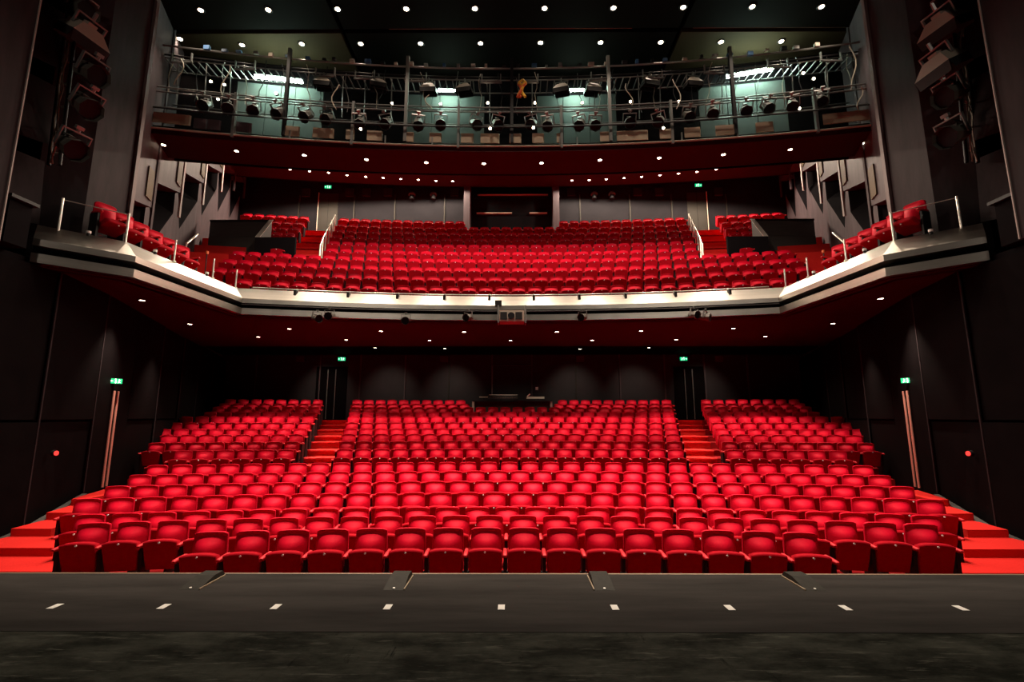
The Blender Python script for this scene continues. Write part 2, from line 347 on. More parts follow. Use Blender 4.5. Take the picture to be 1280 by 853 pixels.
# rear walls
bl = struct(MB().box(-15, 15, 24.45, 24.6, 0.8, 5.0).build('wall_back_stalls', M['back']))
for u in (318, 399, 449.5, 506, 561, 615, 665, 720, 775, 831, 881, 935):
    p = at(u, 480, y=24.43); MB().box(p.x - .03, p.x + .03, 24.38, 24.45, 1.3, 4.86).build('joint_strip', M['door'] if u in (561, 720) else M['wood'], bl)
for u in (375, 555, 725, 898):                            # small loudspeaker grilles high on the wall
    p = at(u, 449, y=24.4); MB().box(p.x - .2, p.x + .2, 24.34, 24.45, p.z - .14, p.z + .14).build('wall_speaker', M['wood'], bl)
bb = struct(MB().box(-15.3, 15.3, 25.2, 25.35, 9.0, 15.5).build('wall_back_balcony', M['backdark']))
for u in (374, 443, 494, 556, 725, 787, 839, 907):
    p = at(u, 255, y=25.2); MB().box(p.x - .03, p.x + .03, 25.13, 25.2, 10.5, 13.9).build('joint_strip', M['door'], bb)
for u in (382, 437, 458, 485, 568, 714, 797, 824, 898):
    p = at(u, 240, y=25.1); MB().box(p.x - .22, p.x + .22, 25.05, 25.2, p.z - .22, p.z + .22).build('wall_speaker', M['backgrille'], bb)
# control booth window between two pillars
for u in (584, 695):
    p = at(u, 260, y=24.6); MB().box(p.x - .17, p.x + .17, 24.4, 25.2, 10.6, 14.3).build('pillar', M['finedge'] if False else M['wood'], bb)
p, q = at(588, 268, y=25.1), at(691, 232, y=25.1)
bw = struct(MB().box(p.x, q.x, 25.08, 25.19, 11.2, 14.2).build('window_1', M['booth']))
for (u0, u1, v, r) in ((596, 640, 266.5, .035), (662, 684, 266.5, .035), (597, 685, 243.5, .018)):
    a, c = at(u0, v, y=25.0), at(u1, v, y=25.0); MB().box(a.x, c.x, 24.96, 25.06, a.z - r, a.z + r).build('ledge', M['cable'], bw)

# ceilings
cl = struct(MB().box(-16, 16, 2, 27, 15.2, 15.4).build('ceiling', M['blackmatt']))
CEZ = 14.2
for k, (y0, y1, z) in enumerate(((10.2, 12.45, CEZ + .1), (12.62, 13.9, CEZ), (14.05, 16.4, CEZ - .02), (7.6, 10.0, CEZ + .3))):
    for (x0, x1) in ((-11.4, -5.6), (-5.45, 5.5), (5.65, 11.4)):
        MB().box(x0, x1, y0, y1, z, z + .16).build('raft_panel', M['raft_glow'] if k == 2 and abs(x0 + x1) > 5 else M['raft'], cl)
for (x0, x1, y, z) in ((-2.5, 11.3, 12.53, CEZ + .12), (-11, -6, 12.53, CEZ + .12), (-4, 4, 13.97, CEZ + .12), (6, 11, 13.97, CEZ + .12)):
    MB().box(x0, x1, y - .03, y + .03, z - .05, z + .12).build('lit_slot_edge', M['tan'], cl)  # tan strips paint in the lit raft edges along the slots

# bridge soffit and balcony ceiling, both arcs
def BY(x): return 14.33 - x * x / 108.0
bx = [-11.5 + 23.0 * k / 24 for k in range(25)]
bpath = [(x, BY(x)) for x in bx]
struct(MB().sweep([(0, 10.10), (0, 10.30), (1.45, 10.30), (1.45, 10.10)], bpath).build('ceiling_bridge', M['soffit']))
struct(MB().sweep([(1.95, 14.0), (1.95, 14.15), (10.1, 14.15), (10.1, 14.0)], [(x * 1.12, y) for x, y in bpath]).build('ceiling_balcony', M['soffit']))
struct(MB().sweep([(1.88, 10.3), (1.88, 14.15), (1.94, 14.15), (1.94, 10.3)], [(x * 1.05, y) for x, y in bpath]).build('trim_2', M['blackmatt']))
struct(MB().sweep([(10.1, 14.0), (10.1, 15.2), (10.2, 15.2), (10.2, 14.0)], [(x * 1.12, y) for x, y in bpath]).build('trim_3', M['ceil']))

# ------------------------------------------------------------------ doors
def pull_door(name, corner, dx, dy, w, z0, z1, bars, inward, bar_mat, bh):
    """leaf in plan from corner along (dx,dy); bars at distances along it"""
    c = Vector(corner); d = Vector((dx, dy)).normalized(); n = Vector(inward).normalized(); b = MB()
    e = c + d * w; t = n * -0.08
    b.prism([tuple(c), tuple(e), tuple(e + t), tuple(c + t)], z0, z1)
    o = struct(b.build(name, M['woodlow'] if w > 1.5 else M['door']))
    m = c + d * (w / 2)
    MB().prism([tuple(m - d * .006 + n * .006), tuple(m + d * .006 + n * .006), tuple(m + d * .006 - n * .02), tuple(m - d * .006 - n * .02)], z0, z1).build('meeting_joint', M['blackmatt'], o)
    for k in bars:
        q = c + d * k + n * 0.07
        h = MB().tube((q.x, q.y, bh[0]), (q.x, q.y, bh[1]), 0.026, 8); h.build('handle', bar_mat, o)
    return o
salmon = mat('lit_copper_bar', (0.80, 0.38, 0.30), 0.35, metal=0.35)
dn = 1
for s in (-1, 1):
    d = Vector((s * 0.389, 1.0)); L = d.length
    pull_door('door_%d' % dn, (s * wall_low(11.0), 11.0), d.x, d.y, 1.9 * L, -0.1, 2.45, (0.72 * L, 0.93 * L), (-s, 0.389), salmon, (0.0, 2.28)); dn += 1
for u in (413, 862.5):
    a = at(u, 490, y=24.4); w = 1.6
    pull_door('door_%d' % dn, (a.x - w / 2, 24.44), 1, 0, w, 1.4, 4.2, (w / 2 - .10 - .08, w / 2 + .30 - .08) if u < 640 else (w / 2 - .25, w / 2 + .14), (0, -1), M['pipe'], (1.55, 4.05)); dn += 1
for u0, u1, ub in ((399, 423, 399), (858, 882, 882)):
    a, c = at(u0, 241, y=25.18), at(u1, 241, y=25.18)
    pull_door('door_%d' % dn, (a.x, 25.19), 1, 0, c.x - a.x, 10.6, a.z, ((ub - u0) / (u1 - u0) * (c.x - a.x),), (0, -1), M['cable'], (10.65, a.z)); dn += 1

# ------------------------------------------------------------------ theatre seats
def sstep(a, b, t):
    t = min(1, max(0, (t - a) / (b - a))); return t * t * (3 - 2 * t)
def backrest_mb(nx=11, nz=14):
    b = MB(); W2 = 0.200; z0, z1 = 0.40, 0.92; vs = []
    def front(i, k):
        a = -1 + 2 * i / (nx - 1); t = k / (nz - 1)
        # rows are denser towards the top, which is what shows above the flipped cushion
        z = z0 + (z1 - z0) * (1 - (1 - t) ** 1.6)
        hw = W2 * (1.0 + 0.05 * (1 - t)); x = a * hw
        arch = 0.010 * (1 - a * a) * sstep(0.80, 0.92, z) - 0.016 * max(0, abs(a) - .8) / .2 * sstep(.84, .92, z)
        mid = max(0.0, 1 - a * a) ** 1.2
        d = 0.120 * sstep(0.900, 0.755, z) * mid
        d -= 0.022 * math.exp(-((z - 0.748) / 0.012) ** 2) * mid
        lean = -0.085 * (1 - 0.65 * a * a) * max(0.0, 1 - (z - z0) / (0.86 - z0)) - 0.010 * sstep(.88, .93, z)
        return Vector((x, lean - d - 0.012 * (1 - abs(a) ** 8), z + arch))
    for k in range(nz):
        for i in range(nx): vs.append(front(i, k))
    fs = [(k * nx + i, k * nx + i + 1, (k + 1) * nx + i + 1, (k + 1) * nx + i) for k in range(nz - 1) for i in range(nx - 1)]
    b.add(vs, fs, True)
    # rounded welt around the edge, then the shell behind
    edge = [k * nx for k in range(nz)] + [(nz - 1) * nx + i for i in range(1, nx)] + [k * nx + nx - 1 for k in range(nz - 2, -1, -1)]
    ring0 = [vs[e] for e in edge]; n = len(ring0)
    def grow(p, g, dy):
        c = Vector((0, p.y, 0.62)); o = Vector((p.x, 0, p.z - 0.62)); o.normalize()
        return Vector((p.x + o.x * g, p.y + dy, p.z + o.z * g))
    rings = [ring0, [grow(p, .008, -.004) for p in ring0], [grow(p, .014, .008) for p in ring0], [grow(p, .010, .05) for p in ring0], [grow(p, -.01, .075) for p in ring0]]
    v2 = [q for r in rings for q in r]
    fs = [(r * n + k, (r + 1) * n + k, (r + 1) * n + k + 1, r * n + k + 1) for r in range(len(rings) - 1) for k in range(n - 1)]
    b.add(v2, fs, True)
    b.add(rings[-1], [tuple(range(n - 1, -1, -1))])
    return b
def cushion_mb(n=7):
    """tipped-up seat: rounded slab, arched top edge, slightly domed underside towards the stage"""
    b = MB(); prof = [(-.225, .29), (-.225, .40)]; pts = []
    for k in range(n):
        a = -1 + 2 * k / (n - 1); pts.append((.226 * a, .735 - .022 * a * a - (0.012 if abs(a) > .99 else 0)))
    out = [(-.205, .30), (-.220, .45)] + pts + [(.220, .45), (.205, .30)]
    def ring(scale, y):
        return [Vector((x * scale, y - 0.12 * (z - .30) / .43, .50 + (z - .50) * (1 - (1 - scale) * .9))) for x, z in out]
    rs = [ring(.90, -.215), ring(.985, -.210), ring(1.0, -.185), ring(1.0, -.125), ring(.95, -.09)]
    m = len(out); v = [p for r in rs for p in r]
    fs = [(r * m + k, (r + 1) * m + k, (r + 1) * m + (k + 1) % m, r * m + (k + 1) % m) for r in range(len(rs) - 1) for k in range(m)]
    b.add(v, fs, True); b.add(rs[0], [tuple(range(m))]); b.add(rs[-1], [tuple(range(m - 1, -1, -1))])
    return b
def armpad_mb(x):
    b = MB(); prof = []
    for y, w, h in ((-.36, .018, .010), (-.345, .028, .022), (-.20, .030, .026), (-.05, .026, .024)):
        prof.append([Vector((x + px * w, y, .655 + pz * h)) for px, pz in ((-1, -.9), (-1, .4), (-.6, 1), (.6, 1), (1, .4), (1, -.9))])
    v = [p for r in prof for p in r]
    fs = [(r * 6 + k, (r + 1) * 6 + k, (r + 1) * 6 + (k + 1) % 6, r * 6 + (k + 1) % 6) for r in range(3) for k in range(6)]
    b.add(v, fs, True); b.add(prof[0], [(5, 4, 3, 2, 1, 0)]); b.add(prof[-1], [(0, 1, 2, 3, 4, 5)])
    return b
def support_mb(x):
    b = MB(); b.prism([(x - .022, -.27), (x + .022, -.27), (x + .022, -.02), (x - .022, -.02)], (.05, .05, .05, .05), .635)
    b.box(x - .03, x + .03, -.30, .02, 0, .05)
    b.tube((x - .05, -.15, .40), (x + .05, -.15, .40), .022, 6)
    return b
def plate_mb():
    return MB().tube((0, -.352, .700), (0, -.334, .698), .013, 8)
PW = 0.53
me_back = backrest_mb().mesh('backrest', M['velvet']); me_cush = cushion_mb().mesh('seat_cushion', M['cushion'])
me_arm = armpad_mb(PW / 2).mesh('armrest', M['arm']); me_sup = support_mb(PW / 2).mesh('arm_support', M['black'])
me_arm2 = armpad_mb(-PW / 2).mesh('armrest', M['arm']); me_sup2 = support_mb(-PW / 2).mesh('arm_support', M['black'])
me_plate = plate_mb().mesh('number_plate', M['plate'])
SEATS = []
def seat(loc, rz, label, group, first=False):
    o = empty('theatre_seat', loc, rz, label, 'seat', group)
    link('backrest', me_back, o); c = link('seat_cushion', me_cush, o); link('number_plate', me_plate, c)
    a = link('armrest', me_arm, o); link('arm_support', me_sup, a)
    if first: a = link('armrest', me_arm2, o); link('arm_support', me_sup2, a)
    return o
far = {'v': [], 'c': [], 'b': [], 'a': [], 'p': []}
lo_back = backrest_mb(5, 8); lo_cush = cushion_mb(5)
far_arm, far_plate, far_sup = armpad_mb(PW / 2), plate_mb(), MB().box(PW / 2 - .02, PW / 2 + .02, -.27, -.02, 0, .635)
far_all = MB(); far_mats = []
def far_seat(loc, rz):
    Mx = Matrix.Translation(loc) @ Matrix.Rotation(rz, 4, 'Z')
    for mi, src in ((0, lo_back), (1, lo_cush), (2, far_arm), (3, far_sup), (4, far_plate)):
        far_all.add([Mx @ Vector(p) for p in src.v], src.f, src is lo_back or src is lo_cush); far_mats.extend([mi] * len(src.f))
def on_arc(y0, R, n, z):
    t = n * PW / R
    return Vector((R * math.sin(t), y0 - R * (1 - math.cos(t)), z - TOP)), -t
ROWN = ['front', 'second', 'third', 'fourth', 'fifth', 'sixth', 'seventh', 'eighth', 'ninth']
CNT = [16, 24, 27, 30, 31, 32, 33]
for i in range(7):
    n0 = CNT[i]
    for k in range(n0):
        p, rz = on_arc(ST_Y[i], ST_R[i], k - (n0 - 1) / 2, ST_Z[i])
        seat(p, rz, 'red velvet tip-up seat, %s from left in %s stalls row' % (ordinal(k + 1), ROWN[i]), 'seats in the front stalls block', k == 0)
SIDE = [6, 8, 8, 9, 9, 9, 8, 8, 8, 8]
for j in range(10):
    i = 7 + j; h = 9 + 0.5 * j; inner = 12.07 + 0.525 * j
    blocks = [('centre block', [-h + k for k in range(int(2 * h) + 1)], 'seats in the rear centre block'),
              ('left block', [-(inner + k) for k in range(SIDE[j])][::-1], 'seats in the rear left block'),
              ('right block', [inner + k for k in range(SIDE[j])], 'seats in the rear right block')]
    for bn, ns, grp in blocks:
        for k, n in enumerate(ns):
            if i == 15 and abs(n) < 3.7 or i == 16 and abs(n) < 4.2: continue
            p, rz = on_arc(ST_Y[i], ST_R[i], n, ST_Z[i])
            if i <= 8: seat(p, rz, 'red velvet tip-up seat, %s from left in %s stalls row, %s' % (ordinal(k + 1), ROWN[i], bn), grp, k == 0)
            else: far_seat(p, rz)
for i in range(10):
    if i < 4: ns = [None]; cnt = (32, 37, 38, 39)[i]; ns = [k - (cnt - 1) / 2 for k in range(cnt)]
    else:
        kk = (14, 14, 15, 15, 16, 16)[i - 4]; h = kk - .5 if i % 2 == 0 else kk
        ns = [-h + k for k in range(int(2 * h) + 1)]
        if i == 9: ns = [n for n in ns if abs(n) > 4.6]
        sc = (1, 2, 2, 3, 5, 6)[i - 4]; st = (9.15, 9.4, 9.66, 9.9, 10.16, 10.42)[i - 4] / PW
        ns = [-(st + k) for k in range(sc)] + ns + [st + k for k in range(sc)]
    for k, n in enumerate(ns):
        p, rz = on_arc(BA_Y[i], BA_R[i], n, BA_Z[i])
        if i == 0: seat(p, rz, 'red velvet tip-up seat, %s from left in front balcony row' % ordinal(k + 1), 'seats in the front balcony row', k == 0)
        else: far_seat(p, rz)
me = far_all.mesh('theatre_seats', M['velvet'])
for k in ('cushion', 'arm', 'black', 'plate'): me.materials.append(M[k])
me.polygons.foreach_set('material_index', far_mats); me.update()
o = stuff(link('theatre_seats', me)); o['label'] = 'distant rows of red velvet seats in rear stalls and upper balcony'; o['category'] = 'seats'
for s, side in ((-1, 'left'), (1, 'right')):
    for k, y in enumerate((9.85, 10.36, 10.86, 11.36, 11.88, 12.42)):
        o = seat((s * (8.78 + 0.02 * k), y, 5.24), -s * math.radians(72 - k), 'red seat on the %s balcony arm, %s from the stage end' % (side, ordinal(k + 1)), 'seats on the balcony arms', True)
        o.scale = (1, 1, 1.06)
        for c in o.children:
            if c.name.startswith('seat_cushion'):         # these seats stand half lowered
                Mp = Matrix.Translation((0, -.15, .40)) @ Matrix.Rotation(math.radians(52), 4, 'X') @ Matrix.Translation((0, .15, -.42))
                c.location = Mp.to_translation(); c.rotation_euler = Mp.to_euler()

# ------------------------------------------------------------------ stairs
for s, side in ((-1, 'left'), (1, 'right')):
    st = empty('side_stair', (0, 0, 0), 0, 'broad red carpeted stair along the %s wall of the stalls' % side, 'stairs', 'stairs along the side walls')
    for i, xi in enumerate((6.45, 6.45, 7.28, 8.05, 8.3, 8.8)):
        y0 = 6.60 + .75 * i; y1 = y0 + .75 + (0.0 if i < 5 else .55); z = -.69 + .13 * i
        MB().prism([(s * xi, y0), (s * (xi + .05), y1 + .03), (s * (wall_low(y1) - .13), y1 + .03), (s * (wall_low(y0) - .14), y0)], -.9, z).build('step', M['carpet'], st)
    # stalls aisle between the rear blocks
    st = empty('aisle_stair', (0, 0, 0), 0, 'red carpeted aisle stair between rear stalls blocks, %s side' % side, 'stairs', 'aisle stairs in the stalls')
    for j in range(9):
        i = 7 + j
        for q in range(1):
            xi, xo = (9 + .5 * j + .56) * PW, (12.07 + .525 * j - .56) * PW
            z = ST_Z[i + 1] - TOP + 0.012; y0 = arc_y(ST_Y[i + 1] - .86, ST_R[i + 1], xi); y1 = arc_y(ST_Y[i + 1] + .12, ST_R[i + 1], xo)
            so = MB().prism([(s * xi, y0), (s * xo, y0 - .12), (s * xo, y1), (s * xi, y1)], z - .24, z).build('step', M['carpet'], st)
            MB().prism([(s * xi, y0 - .05), (s * xo, y0 - .17), (s * xo, y0 + .02), (s * xi, y0 + .06)], z - .035, z + .004).build('lit_nosing', M['lit_nosing'], so)
    st = empty('balcony_stair', (0, 0, 0), 0, 'steep red carpeted stair up the %s side of the balcony' % side, 'stairs', 'stairs in the balcony')
    for j in range(6):
        i = 4 + j; h = (13.5, 14, 14.5, 15, 15.5, 16)[j]
        xi, xo = (h + .56) * PW, (9.15, 9.4, 9.66, 9.9, 10.16, 10.42)[j] - .30
        for q in range(2):
            z = BA_Z[i] - TOP - .30 + .31 * q; y0 = arc_y(BA_Y[i] - .90 + .42 * q, BA_R[i], xi); y1 = arc_y(BA_Y[i] + .4, BA_R[i], xo)
            so = MB().prism([(s * xi, y0), (s * xo, y0 - .05), (s * xo, y1), (s * xi, y1)], z - .3, z + .01).build('step', M['carpetdark'], st)
            MB().prism([(s * xi, y0 - .06), (s * xo, y0 - .11), (s * xo, y0 + .05), (s * xi, y0 + .10)], z - .05, z + .015).build('lit_nosing', M['lit_nosing'], so)
    # pale posts along the stair
    hr = empty('stair_handrail', (0, 0, 0), 0, 'row of pale steel posts beside the %s balcony stair' % side, 'handrail', 'handrails on the balcony stairs')
    tops = []
    for j in range(6):
        i = 4 + j; x = s * ((13.5, 14, 14.5, 15, 15.5, 16)[j] + .62) * PW; y = arc_y(BA_Y[i] - .3, BA_R[i], x); z = BA_Z[i] - TOP
        MB().tube((x, y, z), (x, y, z + 1.0), .035, 8).build('post', M['chrome'], hr); tops.append(Vector((x, y, z + .95)))
    MB().path(tops, .018, 6).build('rail', M['chrome'], hr)

# ------------------------------------------------------------------ dark barriers round the balcony entrances
for s, side in ((-1, 'left'), (1, 'right')):
    b = empty('entrance_barrier', (0, 0, 0), 0, 'tall dark boarded barrier round the %s balcony entrance' % side, 'barrier', 'barriers round the balcony entrances')
    for q in range(4):
        z0 = 7.1 + q * .66
        MB().box(min(s * 12.6, s * 10.15), max(s * 12.6, s * 10.15), 19.0 + .012 * (q % 2), 19.12, z0, z0 + .645).build('plank', M['parapet'], b)
    MB().box(min(s * 12.6, s * 10.15), max(s * 12.6, s * 10.15), 18.97, 19.15, 9.735, 9.80).build('cap_rail', M['black'], b)
    MB().add([(s * 10.15, 19.05, 9.80), (s * 10.02, 19.05, 9.80), (s * 9.90, 17.95, 8.62), (s * 10.03, 17.95, 8.62), (s * 10.15, 19.05, 7.1), (s * 10.02, 19.05, 7.1), (s * 9.90, 17.95, 7.1), (s * 10.03, 17.95, 7.1)],
             [(0, 1, 2, 3), (1, 5, 6, 2), (0, 3, 7, 4), (0, 4, 5, 1), (3, 2, 6, 7)]).build('raking_panel', M['parapet'], b)
    MB().add([(s * 10.17, 19.05, 9.83), (s * 9.98, 19.05, 9.83), (s * 9.86, 17.93, 8.65), (s * 10.05, 17.93, 8.65), (s * 10.17, 19.05, 9.80), (s * 9.98, 19.05, 9.80), (s * 9.86, 17.93, 8.62), (s * 10.05, 17.93, 8.62)],
             [(0, 1, 2, 3), (1, 5, 6, 2), (0, 3, 7, 4), (0, 4, 5, 1), (3, 2, 6, 7)]).build('cap_rail', M['chrome'], b)
    MB().box(min(s * 10.0, s * 8.42), max(s * 10.0, s * 8.42), 17.86, 17.98, 7.0, 8.60).build('front_panel', M['blackmatt'], b)

# ------------------------------------------------------------------ glass balustrade and posts on the balcony arms
for s, side in ((-1, 'left'), (1, 'right')):
    b = empty('glass_balustrade', (0, 0, 0), 0, 'clear glass balustrade on steel posts at the %s balcony end' % side, 'balustrade', 'balustrades at the balcony ends')
    P = [Vector((s * 9.02, 9.12)), Vector((s * 8.27, 9.86))]
    for p in P:
        for d in (-.035, .035):
            MB().tube((p.x + d, p.y + d * s, 5.30), (p.x + d, p.y + d * s, 6.02), .022, 8).build('post', M['chrome'], b)
    g = MB(); d = (P[1] - P[0]).normalized(); nrm = Vector((-d.y, d.x)) * .006
    g.prism([tuple(P[0] + nrm), tuple(P[1] + nrm), tuple(P[1] - nrm), tuple(P[0] - nrm)], 5.42, 6.0); g.build('pane', M['glass'], b)
    MB().tube((P[0].x, P[0].y, 6.005), (P[1].x, P[1].y, 6.005), .008, 6).build('glass_edge', M['chrome'], b)
    for k, (u, v) in enumerate(((207, 320), (253, 341), (291, 357))):
        q = (11.15, 12.55, 13.55)[k]; x = s * (8.20 - .012 * (q - 9.6) * 4)
        e = empty('arm_post', (x, q, 5.3), 0, 'slim steel post on %s balcony arm, %s from the stage end' % (side, ordinal(k + 1)), 'post', 'posts on the balcony arms')
        MB().tube((0, 0, 0), (0, 0, .62), .022, 8).build('shaft', M['chrome'], e); MB().tube((0, 0, 0.05), (0, 0, .09), .05, 8).build('foot', M['chrome'], e)
    for k, (x, y) in enumerate(((8.55, 9.28), (8.02, 10.4), (7.92, 12.1))):
        e = empty('capping_lamp', (s * x, y, 5.30), 0, 'tiny step lamp on the %s balcony arm capping, %s from stage end' % (side, ordinal(k + 1)), 'lamp', 'small lamps on the balcony capping')
        MB().tube((0, 0, 0), (0, 0, .05), .03, 8).build('stem', M['black'], e); MB().tube((0, 0, .05), (0, 0, .10), .04, 8).build('cap', M['plate'], e)
    # stair handrail by the side wall
    e = empty('wall_handrail', (0, 0, 0), 0, 'short sloping pale handrail by the %s balcony wall' % side, 'handrail', 'sloping rails at the balcony walls')
    a, c = at(643 + s * 411, 304, y=13.9), at(643 + s * 397, 292, y=14.6)
    MB().tube(a, c, .03, 8).build('rail', M['chrome'], e); MB().tube(a, a - Vector((0, 0, .75)), .02, 6).build('post', M['chrome'], e)
    e = empty('entrance_stand', at(643 + s * 387, 332, y=15.6), 0, 'thin stand with red top by the %s balcony steps' % side, 'stand', 'stands by the balcony steps')
    MB().tube((0, 0, -.5), (0, 0, .42), .018, 6).build('stem', M['black'], e); MB().tube((0, 0, .42), (0, 0, .52), .05, 8).build('top', M['orange'], e)
for k, u in enumerate((375, 436, 495.5, 554, 611, 668, 725.5, 783, 843, 905)):
    x = (u - 643) / 600 * 14.55 + CX; y = arc_y(14.2, 31, x)
    e = empty('capping_bracket', (x, y + .33, 5.29), 0, 'black bracket on pale balcony capping, %s from left' % ordinal(k + 1), 'bracket', 'brackets on the balcony capping')
    MB().box(-.035, .035, -.10, .04, -.11, .08).build('body', M['black'], e); MB().tube((0, 0.06, .06), (0, .06, .15), .03, 6).build('knob', M['chrome'], e)

# ------------------------------------------------------------------ mixing desk
d = empty('mixing_desk', (0.0, 22.3, 1.38), 0, 'black mixing position with pale lit console behind centre stalls seats', 'desk')
MB().box(-1.72, 1.78, -.30, -.22, 0, .98).build('front_panel', M['desk'], d); MB().box(-1.78, 1.84, -.34, .6, .96, 1.0).build('worktop', M['black'], d)
for x in (-1.74, 1.80): MB().box(x - .05, x + .05, -.33, .55, 0, .97).build('end_panel', M['console'], d)
c = empty('sound_console', (-.15, 22.35, 2.38), 0, 'long sound console with pale sloping top on the desk', 'console')
MB().add([(-.95, -.2, 0), (.45, -.2, 0), (.45, .35, 0), (-.95, .35, 0), (-.95, -.2, .08), (.45, -.2, .08), (.45, .35, .30), (-.95, .35, .30)],
         [(0, 3, 2, 1), (4, 5, 6, 7), (0, 1, 5, 4), (1, 2, 6, 5), (2, 3, 7, 6), (3, 0, 4, 7)]).build('body', M['black'], c)
MB().box(-.90, .42, .30, .37, .22, .31).build('meter_bridge', M['console'], c)
for k in range(12): MB().box(-.88 + .11 * k, -.80 + .11 * k, -.1, .1, .10, .20).build('fader_strip', M['desk'], c)
c = empty('lighting_console', (1.1, 22.35, 2.38), 0, 'smaller lighting console beside the sound console', 'console')
MB().box(-.45, .45, -.15, .3, 0, .10).build('body', M['black'], c); MB().box(-.42, .42, .05, .2, .10, .20).build('screen', M['console'], c)
MB().tube((-.4, 0, .2), (-.25, .05, .32), .03).build('desk_light', M['chrome'], c)
for x, yy in ((-.2, 21.75), (1.1, 21.75)):                 # unseen spots added to brighten the consoles
    l = spot((x, yy, 3.15), 14, 95, 0.8, WARM, (x, 22.6, 2.5), 0.03)
c = empty('script_lamp', (-1.3, 22.4, 2.38), 0, 'little desk lamp at the end of the mixing desk', 'lamp')
MB().tube((0, 0, 0), (0, 0, .18), .012).build('stem', M['black'], c); MB().box(-.2, .2, -.05, .05, .16, .21).build('shade', M['cable'], c)
a = at(671, 486, y=24.4); tag(MB().cbox((a.x, 24.4, a.z), .13, .06, .15).build('notice', M['plate']), 'small white notice on the dark wall above the desk', 'notice')
fr = empty('booth_frame', (0, 24.35, 0), 0, 'thin dark frame of a booth opening behind the mixing desk', 'frame')
a, c = at(615, 492, y=24.35), at(665, 457, y=24.35)
MB().box(a.x - .03, a.x + .03, -.02, .05, a.z - .3, c.z).build('post', M['pipe'], fr); MB().box(c.x - .02, c.x + .02, -.02, .05, a.z - .3, c.z).build('post', M['wood'], fr)
MB().box(a.x, c.x, -.02, .05, c.z - .03, c.z + .02).build('head_rail', M['wood'], fr)

# ------------------------------------------------------------------ exit signs and indicator lamps
def exit_sign(p, rz, w, label, arrow):
    e = empty('exit_sign', p, rz, label, 'sign', 'green exit signs')
    h = w * .5
    MB().box(-w / 2, w / 2, -.02, .05, -h / 2, h / 2).build('casing', M['black'], e)
    MB().box(-w * .47, w * .47, -.03, -.02, -h * .44, h * .44).build('lit_face', M['exit'], e)
    g = MB(); x = -w * .22 * arrow; u = h * .1         # running figure and doorway, then the arrow
    g.cbox((x, -.034, h * .27), u * 1.3, .006, u * 1.3); g.cbox((x - u * .2, -.034, 0.0), u * 1.3, .006, h * .34, 0); g.cbox((x + u * 1.2, -.034, -h * .24), u * 2.6, .006, u * .9)
    g.cbox((x - u * 1.4, -.034, -h * .27), u * .9, .006, u * 2.4); g.cbox((x + u * 1.3, -.034, u), u * 2.2, .006, u * .8); g.build('figure', M['exitw'], e)
    g = MB(); xd = w * .04 * arrow; g.box(xd - .012, xd + .012, -.036, -.03, -h * .38, h * .38); g.box(xd - u * 2, xd + u * .2, -.036, -.03, h * .30, h * .38); g.build('doorway', M['exitw'], e)
    g = MB(); xa = w * .30 * arrow; g.box(xa - u * 2.0, xa + u * 1.2, -.036, -.03, -u * .5, u * .5)
    g.add([(xa + arrow * u * 3, -.035, 0), (xa + arrow * u * .6, -.035, u * 1.8), (xa + arrow * u * .6, -.035, -u * 1.8)], [(0, 1, 2)]); g.build('arrow', M['exitw'], e)
exit_sign(at(427, 449, y=24.3), 0, .40, 'green exit sign over the stalls door behind the left aisle', -1)
exit_sign(at(854, 449, y=24.3), 0, .40, 'green exit sign over the stalls door behind the right aisle', 1)
exit_sign(at(410, 233.5, y=25.0), 0, .40, 'green exit sign over the left balcony door', -1)
exit_sign(at(872.5, 232.5, y=25.0), 0, .40, 'green exit sign over the right balcony door', 1)
exit_sign(at(142.5, 476.5, y=11.75), math.radians(62), .27, 'green exit sign above copper door handles on left wall', -1)
exit_sign(at(1132.5, 476, y=11.75), -math.radians(62), .27, 'green exit sign above copper door handles on right wall', 1)
exit_sign(at(184, 82, y=13.6), math.radians(35), .30, 'green exit sign at the left end of the lighting bridge', -1)
for s, side, u in ((-1, 'left', 67), (1, 'right', 1208)):
    p = at(u, 567, x=s * 8.93); e = empty('indicator_lamp', p, 0, 'small glowing red indicator on the %s stalls wall' % side, 'lamp', 'red wall indicators')
    MB().tube((s * .05, 0, 0), (-s * .02, 0, 0), .045, 10).build('lit_lens', M['redlamp'], e); MB().tube((s * .06, 0, 0), (0, 0, 0), .06, 10).build('rim', M['black'], e)

